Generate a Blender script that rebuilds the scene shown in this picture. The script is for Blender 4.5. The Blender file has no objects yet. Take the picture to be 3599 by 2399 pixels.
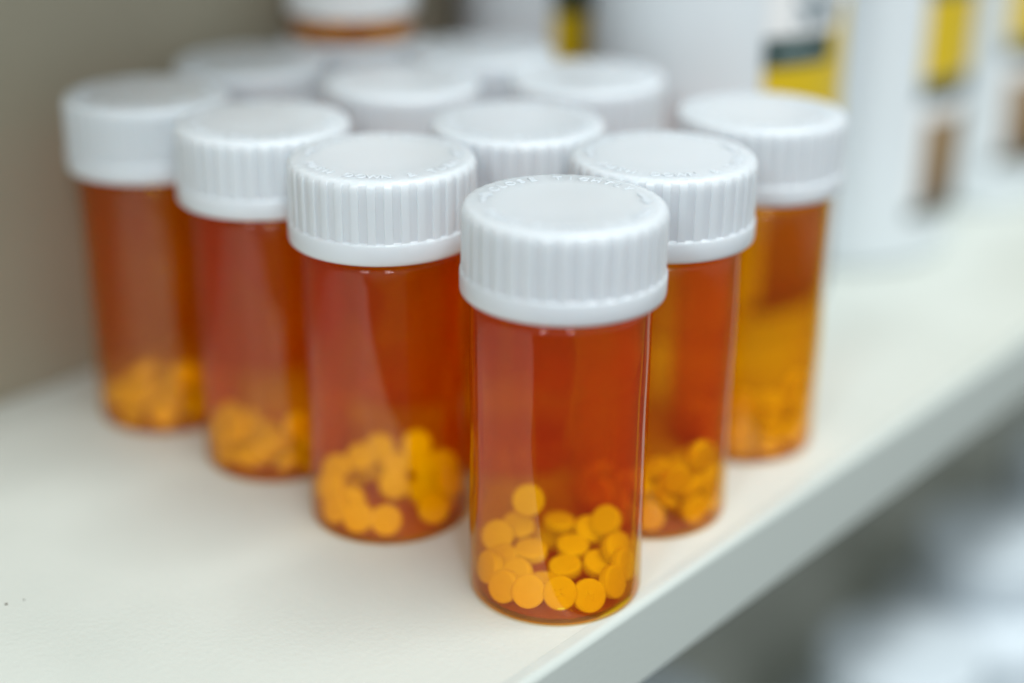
import bpy, bmesh, math, random
from mathutils import Matrix, Quaternion, Vector

# ------------------------------------------------------------------ camera
MM = 0.001
scene = bpy.context.scene
col = scene.collection
cam_data = bpy.data.cameras.new('camera')
cam = bpy.data.objects.new('camera', cam_data)
col.objects.link(cam)
cam.matrix_world = (Matrix.Translation((0, 0, 0.15368))
                    @ Matrix.Rotation(math.pi / 2 - 0.3963, 4, 'X')
                    @ Matrix.Rotation(0.0078, 4, 'Z'))
cam_data.sensor_width = 36.0
cam_data.lens = 54.36
cam_data.clip_start = 0.01
cam_data.clip_end = 50.0
cam_data.dof.use_dof = True
cam_data.dof.focus_distance = 0.2735
cam_data.dof.aperture_fstop = 2.95
cam_data.dof.aperture_blades = 0
scene.camera = cam

# ------------------------------------------------------------------ room light
world = bpy.data.worlds.new('World')
scene.world = world
world.use_nodes = True
bg = world.node_tree.nodes['Background']
bg.inputs['Color'].default_value = (0.90, 0.98, 1.0, 1)
bg.inputs['Strength'].default_value = 0.45


def area_lamp(name, loc, target, sx, sy, watts, colour):
    ld = bpy.data.lights.new(name, 'AREA')
    ld.shape = 'RECTANGLE'
    ld.size, ld.size_y = sx, sy
    ld.energy = watts
    ld.color = colour
    o = bpy.data.objects.new(name, ld)
    col.objects.link(o)
    o.location = loc
    d = Vector(target) - Vector(loc)
    o.rotation_euler = d.to_track_quat('-Z', 'Y').to_euler()
    return o


# three ceiling panels of the room in front of the shelf
area_lamp('ceiling_panel', (-0.62, -1.15, 1.15), (0, 0.28, 0.03), 0.26, 0.7, 9.5, (0.95, 0.985, 1.0))
area_lamp('ceiling_panel', (0.30, -1.25, 1.15), (0, 0.28, 0.03), 0.26, 0.7, 9.5, (0.95, 0.985, 1.0))
strip = area_lamp('ceiling_strip', (0.655, 0.005, 1.75), (0.655, 0.005, 0), 1.3, 0.28, 27.0, (0.97, 1.0, 0.99))
strip.rotation_euler = (0, 0, math.atan2(0.75996, 0.64997))  # runs parallel to the shelf

vs = scene.view_settings
vs.view_transform = 'Standard'
vs.look = 'None'
vs.exposure = 0.06
vs.gamma = 1.0
vs.use_curve_mapping = False
cy = scene.cycles
cy.use_denoising = True
try:
    cy.denoiser = 'OPENIMAGEDENOISE'
    cy.denoising_input_passes = 'RGB_ALBEDO_NORMAL'
except Exception:
    pass
cy.max_bounces = 16
cy.transmission_bounces = 16
cy.glossy_bounces = 8
cy.diffuse_bounces = 3
cy.transparent_max_bounces = 48
cy.sample_clamp_indirect = 20.0
cy.blur_glossy = 0.6
cy.use_adaptive_sampling = False
cy.adaptive_threshold = 0.02


# ------------------------------------------------------------------ materials
def new_mat(name, base, rough=0.5, **kw):
    m = bpy.data.materials.new(name)
    m.use_nodes = True
    b = m.node_tree.nodes['Principled BSDF']
    b.inputs['Base Color'].default_value = (*base, 1)
    b.inputs['Roughness'].default_value = rough
    for k, v in kw.items():
        b.inputs[k.replace('_', ' ')].default_value = v
    return m


def nd(m, kind, **kw):
    n = m.node_tree.nodes.new(kind)
    for k, v in kw.items():
        setattr(n, k, v)
    return n


def bump(m, scale, strength, distance, detail=3.0, coord='Object'):
    nt = m.node_tree
    tc = nd(m, 'ShaderNodeTexCoord')
    nz = nd(m, 'ShaderNodeTexNoise')
    nz.inputs['Scale'].default_value = scale
    nz.inputs['Detail'].default_value = detail
    bp = nd(m, 'ShaderNodeBump')
    bp.inputs['Strength'].default_value = strength
    bp.inputs['Distance'].default_value = distance
    nt.links.new(tc.outputs[coord], nz.inputs['Vector'])
    nt.links.new(nz.outputs['Fac'], bp.inputs['Height'])
    nt.links.new(bp.outputs['Normal'], nt.nodes['Principled BSDF'].inputs['Normal'])
    return nz


def colour_noise(m, scale, c0, c1, lo=0.35, hi=0.65, detail=4.0):
    nt = m.node_tree
    tc = nd(m, 'ShaderNodeTexCoord')
    nz = nd(m, 'ShaderNodeTexNoise')
    nz.inputs['Scale'].default_value = scale
    nz.inputs['Detail'].default_value = detail
    r = nd(m, 'ShaderNodeValToRGB')
    r.color_ramp.elements[0].position = lo
    r.color_ramp.elements[1].position = hi
    r.color_ramp.elements[0].color = (*c0, 1)
    r.color_ramp.elements[1].color = (*c1, 1)
    nt.links.new(tc.outputs['Object'], nz.inputs['Vector'])
    nt.links.new(nz.outputs['Fac'], r.inputs['Fac'])
    nt.links.new(r.outputs['Color'], nt.nodes['Principled BSDF'].inputs['Base Color'])
    return r


M = {}
M['shelf'] = new_mat('shelf_melamine', (0.62, 0.655, 0.61), 0.42)
colour_noise(M['shelf'], 22, (0.60, 0.635, 0.59), (0.64, 0.675, 0.63))
bump(M['shelf'], 900, 0.3, 0.0003, 2.5)
M['edge'] = new_mat('shelf_edge_band', (0.56, 0.61, 0.58), 0.24)
bump(M['edge'], 700, 0.12, 0.0003, 2.0)
M['wall'] = new_mat('back_panel_laminate', (0.32, 0.30, 0.235), 0.6)
colour_noise(M['wall'], 6, (0.315, 0.282, 0.21), (0.345, 0.318, 0.24))
M['floor'] = new_mat('floor_vinyl', (0.12, 0.12, 0.12), 0.5)
colour_noise(M['floor'], 9, (0.11, 0.11, 0.11), (0.13, 0.13, 0.13))


def amber_plastic():
    """clear moulded wall: every surface passes tinted light (more tint on a slanting path),
    mirrors by Fresnel, and scatters a little"""
    m = bpy.data.materials.new('amber_plastic')
    m.use_nodes = True
    nt = m.node_tree
    nt.nodes.remove(nt.nodes['Principled BSDF'])
    out = nt.nodes['Material Output']
    L = nt.links.new

    def math_(op, a, b=None):
        n = nd(m, 'ShaderNodeMath', operation=op)
        for i, v in enumerate((a, b)):
            if v is None:
                continue
            if isinstance(v, (int, float)):
                n.inputs[i].default_value = v
            else:
                L(v, n.inputs[i])
        return n.outputs[0]

    geo = nd(m, 'ShaderNodeNewGeometry')
    dot = nd(m, 'ShaderNodeVectorMath', operation='DOT_PRODUCT')
    L(geo.outputs['Normal'], dot.inputs[0])
    L(geo.outputs['Incoming'], dot.inputs[1])
    c = math_('ABSOLUTE', dot.outputs['Value'])
    # Schlick reflectance
    fr = math_('ADD', math_('MULTIPLY', math_('POWER', math_('SUBTRACT', 1.0, c), 5.0), 0.95), 0.046)
    # path length inside the wall after refraction (index 1.5)
    sin2 = math_('SUBTRACT', 1.0, math_('MULTIPLY', c, c))
    cosr = math_('SQRT', math_('SUBTRACT', 1.0, math_('DIVIDE', sin2, 2.25)))
    half = math_('DIVIDE', 0.5, cosr)
    comb = nd(m, 'ShaderNodeCombineColor')
    for i, t in enumerate(AMBER_T):
        if i == 0:
            comb.inputs[0].default_value = t
        else:
            L(math_('POWER', t, half), comb.inputs[i])
    tr = nd(m, 'ShaderNodeBsdfTransparent')
    L(comb.outputs[0], tr.inputs['Color'])
    gl = nd(m, 'ShaderNodeBsdfGlossy')
    gl.inputs['Roughness'].default_value = 0.035
    df = nd(m, 'ShaderNodeBsdfDiffuse')
    tl = nd(m, 'ShaderNodeBsdfTranslucent')
    for n in (df, tl):
        n.inputs['Color'].default_value = (*AMBER_HAZE, 1)
    hz = nd(m, 'ShaderNodeMixShader')
    hz.inputs['Fac'].default_value = 0.6
    L(df.outputs[0], hz.inputs[1])
    L(tl.outputs[0], hz.inputs[2])
    body = nd(m, 'ShaderNodeMixShader')
    body.inputs['Fac'].default_value = AMBER_HAZE_AMOUNT
    L(tr.outputs[0], body.inputs[1])
    L(hz.outputs[0], body.inputs[2])
    mx = nd(m, 'ShaderNodeMixShader')
    L(fr, mx.inputs['Fac'])
    L(body.outputs[0], mx.inputs[1])
    L(gl.outputs[0], mx.inputs[2])
    L(mx.outputs[0], out.inputs['Surface'])
    return m


AMBER_T = (1.0, 0.73, 0.008)
AMBER_HAZE = (1.0, 0.11, 0.0)
AMBER_HAZE_AMOUNT = 0.105
M['amber'] = amber_plastic()
M['cap'] = new_mat('white_cap_plastic', (0.66, 0.715, 0.765), 0.26, Subsurface_Weight=0.8,
                   Subsurface_Scale=0.0065, IOR=1.49)
M['cap'].node_tree.nodes['Principled BSDF'].inputs['Subsurface Radius'].default_value = (1.0, 0.85, 0.8)
M['cap_relief'] = new_mat('white_cap_relief', (0.66, 0.715, 0.765), 0.3)
M['pill'] = new_mat('yellow_tablet', (0.94, 0.965, 0.5), 0.6)
bump(M['pill'], 2600, 0.25, 0.0002, 3.0)
colour_noise(M['pill'], 700, (0.92, 0.945, 0.46), (0.955, 0.98, 0.54))
M['crumb'] = new_mat('crumb_dirt', (0.10, 0.075, 0.05), 0.8)
M['bottle'] = new_mat('white_bottle_plastic', (0.70, 0.755, 0.79), 0.35)
M['jar'] = new_mat('white_jar_plastic', (0.65, 0.73, 0.79), 0.4)
M['paper'] = new_mat('label_paper', (0.80, 0.81, 0.81), 0.55)
M['ink_dark'] = new_mat('label_ink_dark_green', (0.018, 0.045, 0.040), 0.45)
M['ink_yellow'] = new_mat('label_ink_yellow', (0.66, 0.46, 0.003), 0.45)
M['ink_olive'] = new_mat('label_ink_olive', (0.40, 0.33, 0.01), 0.45)
M['ink_grey'] = new_mat('label_ink_grey', (0.45, 0.5, 0.52), 0.5)
colour_noise(M['ink_grey'], 330, (0.22, 0.27, 0.30), (0.72, 0.75, 0.77), 0.42, 0.56, 2.0)
M['ink_text'] = new_mat('label_ink_small_print', (0.2, 0.28, 0.28), 0.5)
M['ink_brown'] = new_mat('label_ink_brown', (0.30, 0.15, 0.05), 0.45)


def brown_print(m):
    # printed picture: tan at its top, dark brown at its foot (part of the label artwork)
    nt = m.node_tree
    tc = nd(m, 'ShaderNodeTexCoord')
    sp = nd(m, 'ShaderNodeSeparateXYZ')
    mr = nd(m, 'ShaderNodeMapRange')
    mr.inputs['From Min'].default_value = 0.008
    mr.inputs['From Max'].default_value = 0.036
    r = nd(m, 'ShaderNodeValToRGB')
    r.color_ramp.elements[0].color = (0.055, 0.025, 0.016, 1)
    r.color_ramp.elements[1].color = (0.26, 0.155, 0.055, 1)
    nt.links.new(tc.outputs['Object'], sp.inputs[0])
    nt.links.new(sp.outputs['Z'], mr.inputs['Value'])
    nt.links.new(mr.outputs['Result'], r.inputs['Fac'])
    nt.links.new(r.outputs['Color'], nt.nodes['Principled BSDF'].inputs['Base Color'])


brown_print(M['ink_brown'])


# ------------------------------------------------------------------ helpers
def link(name, mesh, mat, parent=None, smooth=None):
    o = bpy.data.objects.new(name, mesh)
    col.objects.link(o)
    if mat is not None:
        mesh.materials.clear()
        mesh.materials.append(mat)
    if parent is not None:
        o.parent = parent
    return o


def empty(name, loc, rotz=0.0):
    o = bpy.data.objects.new(name, None)
    col.objects.link(o)
    o.empty_display_size = 0.01
    o.location = loc
    o.rotation_euler = (0, 0, rotz)
    return o


def tag(o, label, cat, group=None):
    o['label'] = label
    o['category'] = cat
    if group:
        o['group'] = group


def structure(o):
    o['kind'] = 'structure'
    return o


def mesh_from(name, verts, faces, smooth=True, sharp=None):
    me = bpy.data.meshes.new(name)
    me.from_pydata([(x * MM, y * MM, z * MM) for x, y, z in verts], [], faces)
    bm = bmesh.new()
    bm.from_mesh(me)
    bmesh.ops.remove_doubles(bm, verts=bm.verts, dist=1e-7)
    bmesh.ops.recalc_face_normals(bm, faces=bm.faces)
    for f in bm.faces:
        f.smooth = smooth
    if sharp is not None:
        for e in bm.edges:
            if len(e.link_faces) == 2 and e.calc_face_angle(0) > sharp:
                e.smooth = False
    bm.to_mesh(me)
    bm.free()
    return me


def lathe(name, prof, seg=96, sharp=math.radians(50), closed=False):
    """prof: list of (r, z) in mm; r == 0 makes a pole"""
    verts, faces, rows = [], [], []
    for r, z in prof:
        if r <= 1e-9:
            rows.append([len(verts)])
            verts.append((0, 0, z))
        else:
            rows.append(list(range(len(verts), len(verts) + seg)))
            for k in range(seg):
                a = 2 * math.pi * k / seg
                verts.append((r * math.cos(a), r * math.sin(a), z))
    pairs = list(zip(rows, rows[1:]))
    if closed:
        pairs.append((rows[-1], rows[0]))
    for a, b in pairs:
        for k in range(seg):
            k2 = (k + 1) % seg
            if len(a) == 1 and len(b) == 1:
                continue
            if len(a) == 1:
                faces.append((a[0], b[k2], b[k]))
            elif len(b) == 1:
                faces.append((a[k], a[k2], b[0]))
            else:
                faces.append((a[k], a[k2], b[k2], b[k]))
    return mesh_from(name, verts, faces, True, sharp)


def fillet(p0, p1, p2, r, n=5):
    """points rounding the corner p1 of a profile"""
    a = Vector(p0) - Vector(p1)
    b = Vector(p2) - Vector(p1)
    a.normalize(); b.normalize()
    s, e = Vector(p1) + a * r, Vector(p1) + b * r
    out = []
    for i in range(n + 1):
        t = i / n
        q = s * (1 - t) ** 2 + Vector(p1) * 2 * t * (1 - t) + e * t * t
        out.append((q.x, q.y))
    return out


# shelf coordinates: u runs along the shelf, n points out into the room
UD = Vector((0.64997, 0.75996, 0))
ND = Vector((0.75996, -0.64997, 0))
SHELF_ROT = math.atan2(UD.y, UD.x)


def shelf_point(n, u, z):
    return (ND * n + UD * u + Vector((0, 0, z))) * MM


def rounded_box(name, x0, x1, y0, y1, z0, z1, r=0.6, seg=3, front_only=False):
    bm = bmesh.new()
    bmesh.ops.create_cube(bm, size=1)
    for v in bm.verts:
        v.co = Vector(((x0 + x1) / 2 + v.co.x * (x1 - x0), (y0 + y1) / 2 + v.co.y * (y1 - y0),
                       (z0 + z1) / 2 + v.co.z * (z1 - z0))) * MM
    if r > 0:
        edges = [e for e in bm.edges if not front_only or (abs(e.verts[0].co.y - y0 * MM) < 1e-9 and abs(e.verts[1].co.y - y0 * MM) < 1e-9 and abs(e.verts[0].co.z - e.verts[1].co.z) < 1e-9)]
        bmesh.ops.bevel(bm, geom=edges, offset=r * MM, segments=seg, profile=0.5, affect='EDGES')
    bmesh.ops.recalc_face_normals(bm, faces=bm.faces)
    for f in bm.faces:
        f.smooth = False
    me = bpy.data.meshes.new(name)
    bm.to_mesh(me)
    bm.free()
    return me


# ------------------------------------------------------------------ the setting
EDGE_N, WALL_N = -139.5, -304.0
BAND = 3.2


def shelf_board(name, ztop, thick):
    # local x along the shelf, local y towards the wall (away from the room)
    root = link(name, rounded_box(name, -500, 1500, BAND + 0.05, EDGE_N - WALL_N - 0.6, ztop - thick, ztop, 0.0), M['shelf'])
    p = ND * EDGE_N * MM
    root.location = p
    root.rotation_euler = (0, 0, SHELF_ROT)
    structure(root)
    b = link('front_edge_band', rounded_box('front_edge_band', -500, 1500, 0, BAND, ztop - thick - 0.05, ztop + 0.03, 1.5, 6, True), M['edge'], root)
    return root


shelf_board('shelf_board', 0.0, 18.5)
shelf_board('lower_shelf_board', -185.0, 18.5)
shelf_board('upper_shelf_board', 360.0, 18.5)
wall = link('back_wall', rounded_box('back_wall', -500, 1500, 0, 12, -600, 480, 0), M['wall'])
wall.location = ND * WALL_N * MM
wall.rotation_euler = (0, 0, SHELF_ROT)
structure(wall)
flo = link('floor', rounded_box('floor', -3000, 3000, -3000, 3000, -1020, -1000, 0), M['floor'])
structure(flo)


# ------------------------------------------------------------------ prescription vials
VIAL_R = 16.0
WALL_T = 1.05


def vial_body_mesh():
    ro, ri = VIAL_R, VIAL_R - WALL_T
    p = [(0, 0.3), (11.5, 0.28)]
    p += [(12.6, 0.15), (13.3, 0.0), (14.6, 0.0)]
    p += fillet((14.6, 0), (ro, 0.0), (ro, 3), 1.3, 6)
    p += [(ro, 4.0 + 2.0 * k) for k in range(26)]
    p += fillet((ro, 50), (ro, 57.4), (15.0, 57.4), 1.0, 8)
    p += [(15.25, 57.7), (15.25, 71.8), (15.0, 72.1), (14.6, 72.1), (14.35, 71.8), (14.35, 59.2), (ri, 58.6)]
    p += [(ri, 40), (ri, 20)]
    p += fillet((ri, 10), (ri, 1.0), (10, 1.0), 0.5, 4)
    p += [(10, 1.0), (0, 1.0)]
    me = lathe('vial_body', p, 128, math.radians(60))
    # moulded plastic is never a perfect cylinder: a few hundredths of a millimetre of waviness
    for v in me.vertices:
        rad = math.hypot(v.co.x, v.co.y) / MM
        z = v.co.z / MM
        if rad > ro - 0.01 and 3.9 < z < 54.1:
            a = math.atan2(v.co.y, v.co.x)
            fade = min(1.0, (z - 3.9) / 6, (54.1 - z) / 6)
            d = 0.070 * math.sin(3 * a + 0.11 * z) + 0.050 * math.sin(5 * a - 0.17 * z + 1.3) + 0.024 * math.sin(9 * a + 0.23 * z + 0.4)
            k = 1 + d * fade / rad
            v.co.x *= k
            v.co.y *= k
    return me


N_RIB = 36


def cap_mesh():
    # one rib over its pitch: (position, 0 groove .. 1 land) with steep flanks
    shp = [(0.0, 0), (0.12, 0), (0.235, 0), (0.265, 1), (0.30, 1), (0.40, 1), (0.5, 1), (0.60, 1), (0.70, 1), (0.735, 1), (0.765, 0), (0.88, 0)]
    per = len(shp)
    seg = N_RIB * per
    land, groove = 17.72, 17.4
    rows = []  # (r_land, r_groove, z)
    rows += [(0, 0, 72.5), (15.4, 15.4, 72.5), (15.6, 15.6, 71.5), (15.6, 15.6, 58.9), (15.8, 15.8, 58.5), (17.2, 17.2, 58.5)]
    rows += [(17.62, 17.62, 58.62), (17.9, 17.9, 58.9), (18.0, 18.0, 59.4), (18.0, 18.0, 62.2), (17.93, 17.93, 62.55), (17.80, 17.70, 62.72)]
    rows += [(land, groove + 0.12, 62.8), (land, groove, 62.95), (land, groove, 67), (land, groove, 72.2)]
    rows += [(land - 0.04, groove, 72.9), (land - 0.22, groove - 0.05, 73.5), (land - 0.55, groove - 0.22, 73.95), (land - 1.0, groove - 0.55, 74.22),
             (land - 1.5, groove - 1.02, 74.32), (16.0, 16.0, 74.36), (11.2, 11.2, 74.36), (10.8, 10.8, 74.34), (10.3, 10.3, 74.31), (6, 6, 74.30), (0, 0, 74.30)]
    verts, faces, idx = [], [], []
    for rl, rg, z in rows:
        if rl == 0:
            idx.append([len(verts)])
            verts.append((0, 0, z))
            continue
        idx.append(list(range(len(verts), len(verts) + seg)))
        for k in range(seg):
            a = 2 * math.pi * (k // per + shp[k % per][0]) / N_RIB
            s = shp[k % per][1]
            r = rg + (rl - rg) * s
            verts.append((r * math.cos(a), r * math.sin(a), z))
    for a, b in zip(idx, idx[1:]):
        for k in range(seg):
            k2 = (k + 1) % seg
            if len(a) == 1:
                faces.append((a[0], b[k2], b[k]))
            elif len(b) == 1:
                faces.append((a[k], a[k2], b[0]))
            else:
                faces.append((a[k], a[k2], b[k2], b[k]))
    return mesh_from('cap', verts, faces, True, math.radians(38))


def glyph_mesh(ch, size_mm, depth_mm):
    cu = bpy.data.curves.new('glyph', 'FONT')
    cu.body = ch
    cu.size = size_mm * MM
    cu.align_x = 'CENTER'
    cu.extrude = depth_mm * MM
    cu.bevel_depth = 0.05 * MM
    cu.bevel_resolution = 0
    cu.resolution_u = 3
    o = bpy.data.objects.new('glyph', cu)
    col.objects.link(o)
    dg = bpy.context.evaluated_depsgraph_get()
    me = bpy.data.meshes.new_from_object(o.evaluated_get(dg))
    bpy.data.objects.remove(o)
    bpy.data.curves.remove(cu)
    return me


def lettering_mesh():
    """raised ring of words on the cap, read from the -Y side"""
    bm = bmesh.new()
    cache = {}

    def put(ch, size, mat):
        key = (ch, size)
        if key not in cache:
            cache[key] = glyph_mesh(ch, size, 0.07)
        me = cache[key].copy()
        me.transform(mat)
        bm.from_mesh(me)
        bpy.data.meshes.remove(me)

    zt = 74.36 * MM
    # far arc: tops outward
    txt, r, size, step = 'CLOSE TIGHTLY', 13.0, 2.7, 9.6
    for i, ch in enumerate(txt):
        if ch == ' ':
            continue
        a = math.radians(90 - (i - (len(txt) - 1) / 2) * step)
        put(ch, size, Matrix.Translation((r * MM * math.cos(a), r * MM * math.sin(a), zt)) @ Matrix.Rotation(a - math.pi / 2, 4, 'Z'))
    # near arc: bottoms outward
    txt, r, size, step = 'PUSH DOWN & TURN', 15.0, 2.7, 9.3
    for i, ch in enumerate(txt):
        if ch == ' ':
            continue
        a = math.radians(-90 + (i - (len(txt) - 1) / 2) * step)
        put(ch, size, Matrix.Translation((r * MM * math.cos(a), r * MM * math.sin(a), zt)) @ Matrix.Rotation(a + math.pi / 2, 4, 'Z'))
    # two raised arrows between the words
    for a0, a1 in ((162, 178), (2, 18)):
        rm = 13.9
        n = 6
        pts_o, pts_i = [], []
        for k in range(n + 1):
            a = math.radians(a0 + (a1 - a0) * k / n)
            pts_o.append(((rm + 0.45) * math.cos(a), (rm + 0.45) * math.sin(a)))
            pts_i.append(((rm - 0.45) * math.cos(a), (rm - 0.45) * math.sin(a)))
        ah = math.radians(a0 - 7)
        s = math.radians(a0)
        poly = pts_o[::-1] + [((rm + 1.2) * math.cos(s), (rm + 1.2) * math.sin(s)), (rm * math.cos(ah), rm * math.sin(ah)),
                              ((rm - 1.2) * math.cos(s), (rm - 1.2) * math.sin(s))] + pts_i
        lo = [bm.verts.new((x * MM, y * MM, 74.26 * MM)) for x, y in poly]
        hi = [bm.verts.new((x * MM, y * MM, 74.52 * MM)) for x, y in poly]
        m = len(poly)
        bm.faces.new(hi)
        for k in range(m):
            bm.faces.new((lo[k], lo[(k + 1) % m], hi[(k + 1) % m], hi[k]))
    bmesh.ops.remove_doubles(bm, verts=bm.verts, dist=2e-7)
    bmesh.ops.recalc_face_normals(bm, faces=bm.faces)
    me = bpy.data.meshes.new('lettering')
    bm.to_mesh(me)
    bm.free()
    return me


BODY_ME = vial_body_mesh()
CAP_ME = cap_mesh()
LET_ME = lettering_mesh()
for me_, m_ in ((BODY_ME, M['amber']), (CAP_ME, M['cap']), (LET_ME, M['cap_relief'])):
    me_.materials.append(m_)


def plain(name, me, parent):
    o = bpy.data.objects.new(name, me)
    col.objects.link(o)
    o.parent = parent
    return o


SEAT = random.Random(11)


def make_vial(x, y, z, cap_turn, label):
    root = empty('pill_vial', (x * MM, y * MM, z * MM))
    plain('vial_body', BODY_ME, root).rotation_euler = (0, 0, SEAT.uniform(0, 6.28))
    c = plain('cap', CAP_ME, root)
    c.rotation_euler = (math.radians(SEAT.uniform(-0.35, 0.35)), math.radians(SEAT.uniform(-0.35, 0.35)), math.radians(cap_turn))
    plain('lettering', LET_ME, c)
    tag(root, label, 'pill vial', 'amber pill vials with white ribbed caps')
    return root


VIALS = {
    'A': (8.46, 251.05, 4, 'frontmost amber pill vial with white ribbed cap at the shelf edge'),
    'B': (-24.61, 279.01, 3, 'amber vial directly left of the frontmost vial, two tablets upright at its front'),
    'C': (-50.67, 304.36, 95, 'amber vial with white cap, third from the front in the left row'),
    'D': (-79.24, 326.89, -50, 'leftmost amber vial, blurred, nearest the brown back wall'),
    'E': (28.02, 281.99, 12, 'amber vial partly hidden directly right of the frontmost vial'),
    'F': (51.61, 314.99, 140, 'rightmost amber vial standing before the large white bottle'),
    'G': (0.89, 306.21, 70, 'capped vial in the middle, behind the gap above the frontmost cap'),
    'H': (-25.56, 340.86, 200, 'capped vial behind the left row, its cap between the two nearer left caps'),
    'I': (17.0, 346.5, 30, 'capped vial in the far row, its cap below the narrow yellow label strip'),
    'J': (-62.0, 360.6, 260, 'dim grey capped vial behind the leftmost vial'),
    'K': (-7.5, 374.5, 10, 'blurred capped vial in the far row, right of the stacked vial'),
    'L': (-40.9, 390.3, 120, 'farthest capped vial under the stacked labelled vial'),
}
for k, (x, y, t, lab) in VIALS.items():
    make_vial(x, y, 0.0, t, lab)

# the vial stacked on the farthest cap, wrapped in a white paper label
top = make_vial(VIALS['L'][0], VIALS['L'][1], 74.62, 40, 'amber vial with white paper label stacked on a far cap at top')
lab = link('paper_label', lathe('paper_label', [(16.12, 6.0), (16.12, 52.0), (16.28, 52.0), (16.28, 6.0)], 96, math.radians(50), True), M['paper'], top)

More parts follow.
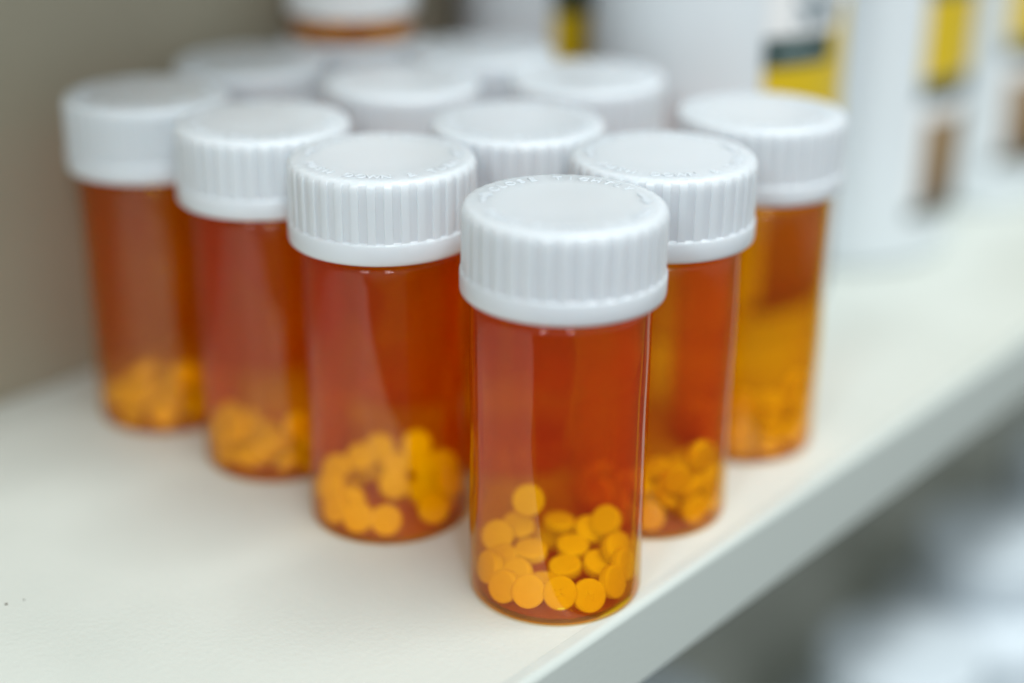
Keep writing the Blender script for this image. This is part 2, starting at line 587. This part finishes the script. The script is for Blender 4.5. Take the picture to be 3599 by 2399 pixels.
# ------------------------------------------------------------------ tablets
PILLS = {
    'A': [
        (-9.5, -8.62, 4.54, -0.553, -0.755, 0.352), (-5.1, -11.5, 5.25, -0.15, -0.852, 0.501), (0.5, -12.4, 5.46, 0.0, -0.756, 0.655),
        (5.7, -11.2, 4.27, 0.256, -0.82, 0.512), (10.19, -8.0, 5.25, 0.755, -0.553, 0.352), (-2.1, -6.47, 4.18, 0.0, 0.171, 0.985),
        (-12.21, -3.95, 5.78, -0.808, -0.505, 0.303), (-7.25, -6.2, 5.47, -0.453, -0.605, 0.655), (1.76, -1.89, 4.49, -0.101, -0.101, 0.99),
        (8.05, -1.6, 5.0, 0.201, -0.301, 0.932), (-10.09, -1.06, 5.71, -0.302, -0.302, 0.905), (-4.65, 0.62, 6.45, 0.0, -0.1, 0.995),
        (3.3, 3.84, 5.49, 0.1, -0.151, 0.983), (-10.85, 4.33, 7.5, -0.102, -0.82, 0.564), (-6.99, 8.14, 7.5, 0.099, -0.445, 0.89),
        (-5.11, 8.54, 13.0, 0.0, -0.949, 0.316), (0.86, 10.55, 7.0, 0.1, 0.0, 0.995), (6.78, 8.51, 6.51, 0.203, -0.355, 0.913),
        (9.74, 7.58, 9.07, -0.539, -0.539, 0.647), (-1.04, 11.1, 3.5, 0.0, -0.316, 0.949), (11.44, 4.67, 5.18, -0.609, -0.508, 0.609),
        (11.16, 0.11, 7.07, 0.697, -0.398, 0.597), (12.4, -2.94, 5.99, 0.808, -0.505, 0.303),
    ],
    'B': [
        (-5.28, -11.4, 4.43, -0.207, -0.83, 0.518), (0.25, -12.63, 4.58, 0.0, -0.848, 0.53), (9.15, -8.37, 4.94, 0.316, -0.789, 0.526),
        (-10.15, -7.95, 4.57, -0.619, -0.722, 0.309), (-11.64, -2.98, 6.93, -0.422, -0.738, 0.527), (-7.44, -5.56, 4.57, -0.207, -0.518, 0.83),
        (-10.91, 2.36, 8.01, -0.212, -0.742, 0.636), (-6.21, 4.97, 9.25, 0.0, -0.651, 0.759), (-2.73, 8.31, 9.74, 0.108, -0.755, 0.647),
        (0.97, -0.7, 6.03, 0.0, -0.848, 0.53), (0.88, 4.28, 8.0, 0.105, -0.314, 0.943), (5.11, 7.65, 11.0, 0.105, -0.843, 0.527),
        (6.89, 3.35, 8.39, 0.207, -0.518, 0.83), (6.87, -1.1, 4.71, 0.105, -0.527, 0.843), (10.75, 2.43, 9.11, 0.309, -0.619, 0.722),
        (11.81, -2.76, 7.8, 0.539, -0.647, 0.539), (10.21, -4.32, 4.62, 0.302, -0.302, 0.905), (-4.08, 7.71, 5.24, 0.0, -0.1, 0.995),
        (3.06, 9.62, 4.0, 0.0, -0.1, 0.995), (-8.93, 5.2, 3.76, 0.0, -0.196, 0.981),
    ],
    'C': [
        (7.27, 9.22, 2.84, 0.0, 0.0, 1.0), (6.38, 2.57, 4.7, -0.97, -0.243, 0.026), (-2.72, 3.71, 2.84, -0.0, -0.0, 1.0),
        (-3.3, -7.44, 4.67, -0.742, 0.671, 0.0), (11.09, -3.32, 4.35, 0.014, 0.549, 0.836), (0.79, -2.63, 2.84, 0.0, 0.0, 1.0),
        (-0.39, 10.3, 4.66, -0.445, -0.896, 0.0), (1.31, -11.65, 2.84, -0.0, -0.0, 1.0), (2.01, 13.09, 4.69, -0.153, -0.988, 0.0),
        (10.48, 5.2, 4.47, 0.252, -0.545, 0.8), (5.9, 8.6, 7.36, -0.549, -0.836, 0.0), (7.81, -8.52, 2.84, 0.0, 0.0, 1.0),
        (5.2, -12.13, 7.27, -0.395, 0.916, 0.074), (7.74, 10.75, 7.37, -0.585, -0.811, 0.0), (2.47, -8.13, 5.97, -0.197, 0.531, 0.824),
        (2.87, 5.17, 6.25, -0.777, 0.51, 0.369), (9.35, -7.04, 7.22, -0.361, -0.52, 0.774), (11.69, -0.52, 5.7, 0.014, 0.549, 0.835),
        (5.3, -1.69, 6.99, -0.705, -0.594, 0.388), (-0.86, -11.64, 7.34, -0.763, -0.647, 0.0), (10.78, -4.52, 10.84, 0.31, 0.709, 0.633),
        (11.51, 1.49, 7.59, 0.014, 0.549, 0.835), (10.91, 3.74, 9.33, 0.014, 0.549, 0.835), (10.57, 7.79, 12.35, -0.799, -0.589, 0.12),
    ],
    'D': [
        (-1.13, -1.06, 4.69, -0.908, 0.418, 0.0), (7.09, -9.33, 2.84, -0.0, 0.0, 1.0), (2.96, -4.52, 2.84, 0.0, 0.0, 1.0),
        (11.0, 3.43, 4.91, 0.091, -0.867, 0.49), (4.37, 12.21, 4.67, 0.426, 0.905, 0.0), (3.72, -11.12, 5.41, -0.242, -0.079, 0.967),
        (-1.01, -11.54, 4.66, 1.0, 0.003, 0.0), (4.51, 2.18, 4.69, -0.445, 0.896, 0.0), (-0.35, 11.66, 4.66, 0.998, 0.063, 0.0),
        (12.82, -3.23, 4.68, -0.969, 0.247, 0.0), (10.69, 7.82, 10.94, -0.808, -0.59, 0.018), (3.93, -3.31, 5.52, 0.0, 0.0, 1.0),
        (-5.51, -10.35, 2.84, -0.0, 0.0, 1.0), (9.99, 8.67, 4.68, 0.755, 0.656, 0.0), (9.84, -6.34, 15.12, -0.305, -0.481, 0.822),
        (9.8, -2.12, 4.66, -0.997, 0.074, 0.0), (7.88, -8.5, 7.42, 0.44, 0.593, 0.674), (-3.49, 4.38, 4.69, -0.694, -0.72, 0.0),
        (13.06, 2.17, 13.7, -0.986, -0.163, 0.032), (9.44, -6.94, 9.01, 0.44, 0.593, 0.674), (1.92, -1.47, 9.02, 0.154, -0.233, 0.96),
        (1.79, -7.6, 9.5, 0.059, -0.526, 0.848), (0.18, 5.09, 4.67, 0.878, 0.479, 0.0), (3.73, 7.17, 4.66, -0.973, -0.232, 0.0),
        (10.62, -4.63, 10.9, 0.39, 0.725, 0.568), (11.47, 0.27, 8.94, 0.376, 0.714, 0.591),
    ],
    'E': [
        (3.42, 4.37, 4.66, -0.091, -0.996, 0.0), (8.72, -5.95, 4.66, 0.842, -0.54, 0.0), (4.56, -10.83, 2.84, 0.0, -0.0, 1.0),
        (11.16, -7.12, 4.66, -0.842, 0.54, 0.0), (9.0, 7.54, 2.84, 0.0, 0.0, 1.0), (0.97, -0.22, 4.43, -0.44, 0.383, 0.813),
        (5.04, -3.31, 2.84, 0.0, -0.0, 1.0), (13.04, 2.4, 4.67, -0.985, -0.174, 0.0), (2.87, -12.91, 7.36, -0.215, 0.977, 0.0),
        (10.23, -2.84, 7.78, 0.289, 0.598, 0.748), (11.08, 7.14, 8.79, -0.833, -0.544, 0.1), (-3.15, 4.46, 4.05, -0.363, 0.217, 0.906),
        (5.99, -9.54, 7.36, -0.54, -0.842, 0.0), (7.8, 1.59, 4.69, 0.135, -0.991, 0.0), (-7.2, -9.23, 2.84, 0.0, 0.0, 1.0),
        (1.23, 11.47, 2.84, 0.0, -0.0, 1.0), (11.51, 1.48, 10.09, -0.013, -0.67, 0.743), (2.27, -6.7, 7.25, -0.869, 0.484, 0.105),
        (1.28, 9.13, 5.52, 0.0, -0.0, 1.0), (4.32, 2.64, 9.51, -0.222, -0.468, 0.855), (5.56, 10.07, 7.76, 0.63, -0.062, 0.774),
        (-3.28, 11.02, 4.66, -1.0, -0.018, 0.0), (7.78, 7.96, 11.76, -0.834, -0.178, 0.522), (4.22, -1.42, 10.39, -0.222, -0.468, 0.855),
        (8.45, -8.11, 11.08, 0.479, 0.498, 0.723), (1.9, 11.51, 10.16, -0.757, 0.159, 0.634), (-1.98, -10.75, 4.32, 0.52, -0.132, 0.844),
        (12.79, 3.1, 16.26, -0.966, -0.234, 0.114), (-1.44, -11.19, 9.31, -0.875, -0.005, 0.485), (12.95, -2.52, 12.67, -0.979, 0.185, 0.086),
    ],
    'F': [
        (-0.71, -11.37, 2.84, 0.0, 0.0, 1.0), (4.35, -1.09, 2.84, 0.0, -0.0, 1.0), (11.58, -1.88, 2.84, 0.0, -0.0, 1.0),
        (-1.6, -3.28, 2.84, -0.0, 0.0, 1.0), (10.82, 4.41, 2.84, 0.0, -0.0, 1.0), (4.44, 5.03, 4.67, 0.19, 0.982, 0.0),
        (9.05, -7.36, 4.18, -0.254, -0.401, 0.88), (2.29, -11.49, 5.52, 0.003, -0.0, 1.0), (8.03, 10.54, 4.69, -0.601, -0.799, 0.0),
        (13.07, -2.18, 7.34, 0.987, -0.162, 0.0), (10.83, 4.57, 5.52, -0.0, -0.0, 1.0), (-4.19, 9.67, 2.84, -0.0, 0.0, 1.0),
        (5.3, 8.01, 4.69, -0.325, -0.946, 0.0), (1.89, 11.55, 4.92, -0.541, 0.798, 0.267), (7.89, 10.13, 16.1, -0.631, -0.74, 0.232),
        (10.81, 4.59, 8.2, -0.0, -0.0, 1.0), (8.1, -8.33, 6.51, -0.254, -0.401, 0.88), (10.93, 4.27, 10.88, 0.0, -0.0, 1.0),
        (6.16, 0.1, 5.52, -0.0, -0.0, 1.0), (13.15, -1.59, 13.67, 0.992, -0.126, 0.002), (2.64, -11.44, 8.2, 0.003, -0.0, 1.0),
        (5.2, 11.54, 10.36, -0.28, -0.949, 0.142), (10.42, -1.79, 7.35, -0.987, 0.162, 0.0), (10.84, 4.55, 13.56, 0.0, -0.0, 1.0),
        (3.71, -3.72, 7.34, 0.64, 0.768, 0.0), (8.3, -8.11, 9.71, -0.254, -0.401, 0.88),
    ],
}
LOWER = [
    (-172, 388, 36, 46, 'white jar on the lower shelf, brightest round cap at the bottom right'),
    (-182, 476, 36, 46, 'second white jar on the lower shelf, up and right of the brightest'),
    (-186, 562, 36, 46, 'farthest white jar on the lower shelf, at the right edge'),
    (-222, 326, 30, 36, 'dim white jar deep on the lower shelf at the bottom edge'),
]


def pill_mesh():
    R, T = 3.08, 1.02
    p = [(0, -T), (2.4, -T + 0.01), (2.82, -T + 0.07), (R - 0.05, -T + 0.22), (R, -T + 0.32), (R, T - 0.32), (R - 0.05, T - 0.22), (2.82, T - 0.07), (2.4, T - 0.01), (0, T)]
    return lathe('tablet', p, 40, math.radians(40))


PILL_ME = pill_mesh()
PILL_ME.materials.append(M['pill'])
imp = glyph_mesh('M', 2.3, 0.09)
imp.name = 'imprint'
imp.materials.append(M['pill'])

WHERE = {
    'A': ('yellow tablet in the frontmost amber vial', 'tablets in the frontmost vial'),
    'B': ('yellow tablet in the vial directly left of the frontmost one', 'tablets in the vial left of the frontmost'),
    'C': ('yellow tablet in the third vial of the left row', 'tablets in the third vial of the left row'),
    'D': ('blurred yellow tablet in the leftmost vial', 'tablets in the leftmost vial'),
    'E': ('yellow tablet in the vial directly right of the frontmost one', 'tablets in the vial right of the frontmost'),
    'F': ('blurred yellow tablet in the rightmost vial', 'tablets in the rightmost vial'),
    'T': ('yellow tablet seen below the paper label of the stacked vial', 'tablets in the stacked labelled vial'),
}
A_LABELS = (
    'tablet turned left beside the leftmost face-on tablet in the front vial',
    'leftmost of three face-on tablets at the front bottom of the frontmost vial',
    'middle of three face-on tablets at the front bottom of the frontmost vial',
    'rightmost of three face-on tablets at the front bottom of the frontmost vial',
    'narrow tilted tablet right of the three face-on tablets in the front vial',
    'flat tablet just behind the left and middle face-on tablets in the front vial',
    'tablet on edge against the left wall of the frontmost vial',
    'tilted tablet behind and above the leftmost face-on tablet in the front vial',
    'flat tilted tablet behind the bare patch of floor in the front vial',
    'flat tilted tablet above the rightmost face-on tablet in the front vial',
    'half hidden tablet at the left of the pile, middle height, front vial',
    'flat tablet left of centre, middle height of the pile, front vial',
    'flat oval looking tablet in the upper centre of the pile, front vial',
    'round face-on tablet at the upper left of the pile, front vial',
    'tilted tablet right beside the upper left face-on tablet, front vial',
    'highest tablet, standing alone at the back of the frontmost vial',
    'flat tablet at the back centre top of the pile, front vial',
    'tilted tablet at the back right top of the pile, front vial',
    'tablet leaning at the far right back of the pile, front vial',
    'half hidden tablet below the back centre tablet, front vial',
    'leaning tablet at the right of the pile, middle height, front vial',
    'tablet nearly edge-on at the right wall, middle height, front vial',
    'tablet on edge low at the right wall of the frontmost vial',
)
SPECIAL = {('A', i): t for i, t in enumerate(A_LABELS)}
SPECIAL[('B', 0)] = 'left of two upright tablets at front of the vial left of the frontmost'
SPECIAL[('B', 1)] = 'right of two upright tablets at front of the vial left of the frontmost'
SPIN = {'A': 0, 'B': 0, 'C': -100, 'D': -70, 'E': -60, 'F': -90, 'T': -90}
rng = random.Random(5)
for key, rows in list(PILLS.items()) + [('T', PILLS['C'])]:
    cx, cy_, base_z = VIALS[key][0] if key != 'T' else VIALS['L'][0], VIALS[key][1] if key != 'T' else VIALS['L'][1], 0.0 if key != 'T' else 74.62
    rz = Matrix.Rotation(math.radians(SPIN[key]), 4, 'Z')
    for i, (px, py, pz, nx, ny, nz_) in enumerate(rows):
        pos = rz @ Vector((px, py, pz - 0.55))
        if key == 'T' and (pz > 6.5 or pos.y > 2):
            continue
        nrm = (rz.to_3x3() @ Vector((nx, ny, nz_))).normalized()
        o = bpy.data.objects.new('tablet', PILL_ME)
        col.objects.link(o)
        o.location = Vector((cx + pos.x, cy_ + pos.y, base_z + pos.z)) * MM
        q = nrm.to_track_quat('Z', 'Y')
        o.rotation_mode = 'QUATERNION'
        o.rotation_quaternion = q @ Quaternion((0, 0, 1), rng.uniform(0, 6.28))
        lab_, grp = WHERE[key]
        tag(o, SPECIAL.get((key, i), lab_), 'tablet', grp)
        if key == 'A' and i in (2, 3):
            im = bpy.data.objects.new('imprint', imp)
            col.objects.link(im)
            im.parent = o
            im.location = (0, -0.8 * MM, 1.01 * MM)

# ------------------------------------------------------------------ white bottles


def bottle_profile(R, H, neck_r, sh):
    """flat-bottomed round bottle with rounded foot and shoulder"""
    p = [(0, 1.2), (R * 0.72, 1.0), (R * 0.8, 0.0), (R - 5, 0.0)]
    p += fillet((R - 6, 0), (R, 0), (R, 10), 4.0, 6)
    p += [(R, H * 0.35), (R, H - sh)]
    p += fillet((R, H - sh - 1), (R, H - sh * 0.35), (neck_r, H - 1), sh * 0.5, 8)
    p += [(neck_r + 1.5, H - 1.5), (neck_r, H), (neck_r, H + 6), (0, H + 6)]
    return p


def patch(name, R, a0, a1, z0, z1, mat, parent, top=None, n=14):
    """curved printed field lying on a round bottle; angles in degrees from -Y, positive towards +X"""
    verts, faces = [], []
    for k in range(n + 1):
        t = k / n
        a = math.radians(-90 + a0 + (a1 - a0) * t)
        zt = z1 if top is None else top(t)
        zb = z0 if not callable(z0) else z0(t)
        for r in (R, R - 0.25):
            verts.append((r * math.cos(a), r * math.sin(a), zb))
            verts.append((r * math.cos(a), r * math.sin(a), zt))
    for k in range(n):
        b, c = 4 * k, 4 * (k + 1)
        faces += [(b, c, c + 1, b + 1), (b + 2, b + 3, c + 3, c + 2), (b + 1, c + 1, c + 3, b + 3), (b, b + 2, c + 2, c)]
    faces += [(0, 1, 3, 2), (4 * n, 4 * n + 2, 4 * n + 3, 4 * n + 1)]
    me = mesh_from(name, verts, faces, True, math.radians(40))
    return link(name, me, mat, parent)


def screw_cap(R, z0, h, parent, mat='bottle'):
    seg = 120
    rows = [(R * 0.86, z0), (R, z0), (R, z0 + h * 0.5), (R, z0 + h - 1.5), (R - 1.2, z0 + h - 0.3), (R - 2.5, z0 + h), (0, z0 + h)]
    verts, faces, idx = [], [], []
    for r, z in rows:
        if r == 0:
            idx.append([len(verts)]); verts.append((0, 0, z)); continue
        idx.append(list(range(len(verts), len(verts) + seg)))
        for k in range(seg):
            a = 2 * math.pi * k / seg
            rr = r - (0.5 if (k % 4) < 2 and z0 < z < z0 + h - 1 else 0)
            verts.append((rr * math.cos(a), rr * math.sin(a), z))
    for a, b in zip(idx, idx[1:]):
        for k in range(seg):
            k2 = (k + 1) % seg
            faces.append((a[k], a[k2], b[0]) if len(b) == 1 else (a[k], a[k2], b[k2], b[k]))
    return link('screw_cap', mesh_from('screw_cap', verts, faces, True, math.radians(35)), M[mat], parent)


def labelled_bottle(x, y, R, H, turn, label, zscale=1.0, zoff=0.0, half=36.5, tall_block=False):
    root = empty('white_bottle', (x * MM, y * MM, 0), math.radians(turn))
    link('bottle_body', lathe('bottle_body', bottle_profile(R, H, R * 0.42, R * 0.7), 96), M['bottle'], root)
    screw_cap(R * 0.5, H + 3, 16, root)
    z = lambda v: zoff + v * zscale
    lb = patch('label', R + 0.25, -half, half, z(4), z(118), M['paper'], root)
    R2 = R + 0.42
    patch('printed_foot_band', R2, -half, half, z(5.5), z(9.5), M['ink_dark'], lb)
    patch('printed_picture', R2, -half * 0.86, half * 0.86, z(9.7), z(34.5), M['ink_brown'], lb)
    patch('printed_band', R2, -half, half, z(40), z(46), M['ink_dark'], lb)
    sweep = lambda t: z(70.5 + (4 * t if t < 0.45 else 1.8 + 11.0 * min(1, (t - 0.45) / 0.25) ** 1.2))
    patch('printed_yellow_field', R2, -half, half, z(46.3), 0, M['ink_yellow'], lb, sweep, 24)
    patch('printed_swoosh', R2 + 0.12, half * 0.1, half, lambda t: z(47.0), 0, M['ink_olive'], lb, lambda t: z(50 + 9 * t ** 1.6), 16)
    patch('printed_name_block', R2 + 0.12, -half * 1.01, half if tall_block else 0.0, z(69.6), z(110 if tall_block else 77), M['ink_dark'], lb)
    for q in range(0 if tall_block else 3):
        patch('printed_text_line', R2 + 0.24, -half * 0.85, half * (-0.15 - 0.12 * q), z(71.1 + 1.7 * q), z(71.8 + 1.7 * q), M['ink_text'], lb)
    if not tall_block:
        patch('printed_small_type', R2, -half * 0.65, half * 0.25, z(79), z(108), M['ink_grey'], lb)
    tag(root, label, 'bottle', 'large white bottles standing along the shelf')
    return root


labelled_bottle(52, 397, 32, 165, 50, 'large white bottle behind the rightmost vial, yellow and green label facing', 1.0, 2.0)
labelled_bottle(98.5, 457, 35.4, 165, 61, 'large white bottle right of the nearest one, label showing as a narrow strip', 1.0, 9.0)
labelled_bottle(148.5, 516, 35.4, 165, 44, 'large white bottle at the right edge of the picture, farthest along the shelf', 1.0, 9.0)
labelled_bottle(6, 434.5, 21.8, 150, 25, 'slim white bottle behind the far vials, narrow green and yellow strip', 1.0, 6.0, 14, True)

# ------------------------------------------------------------------ goods on the lower shelf


def lower_bottle(n, u, R, H, label):
    p = shelf_point(n, u, -185.0)
    root = empty('white_jar', p, 0.4)
    link('jar_body', lathe('jar_body', bottle_profile(R, H, R * 0.6, R * 0.5), 64), M['jar'], root)
    screw_cap(R * 0.7, H + 2, 18, root, 'jar')
    tag(root, label, 'jar', 'white jars on the lower shelf')
    return root


CRUMBS = ((-91.8, 241.2, 0.27, 'tiny dark crumb on the shelf at the left edge of the picture'),
          (-89.0, 242.7, 0.19, 'tiny grey crumb on the shelf just right of the leftmost crumb'))
for cx_, cy2, r_, lb_ in CRUMBS:
    bm = bmesh.new()
    bmesh.ops.create_icosphere(bm, subdivisions=2, radius=r_ * MM)
    for v in bm.verts:
        v.co *= rng.uniform(0.65, 1.25)
        v.co.z *= 0.55
    me = bpy.data.meshes.new('crumb')
    bm.to_mesh(me)
    bm.free()
    c_ = link('crumb', me, M['crumb'])
    c_.location = (cx_ * MM, cy2 * MM, r_ * 0.4 * MM)
    tag(c_, lb_, 'crumb')

for n_, u_, R_, H_, lb_ in LOWER:
    lower_bottle(n_, u_, R_, H_, lb_)
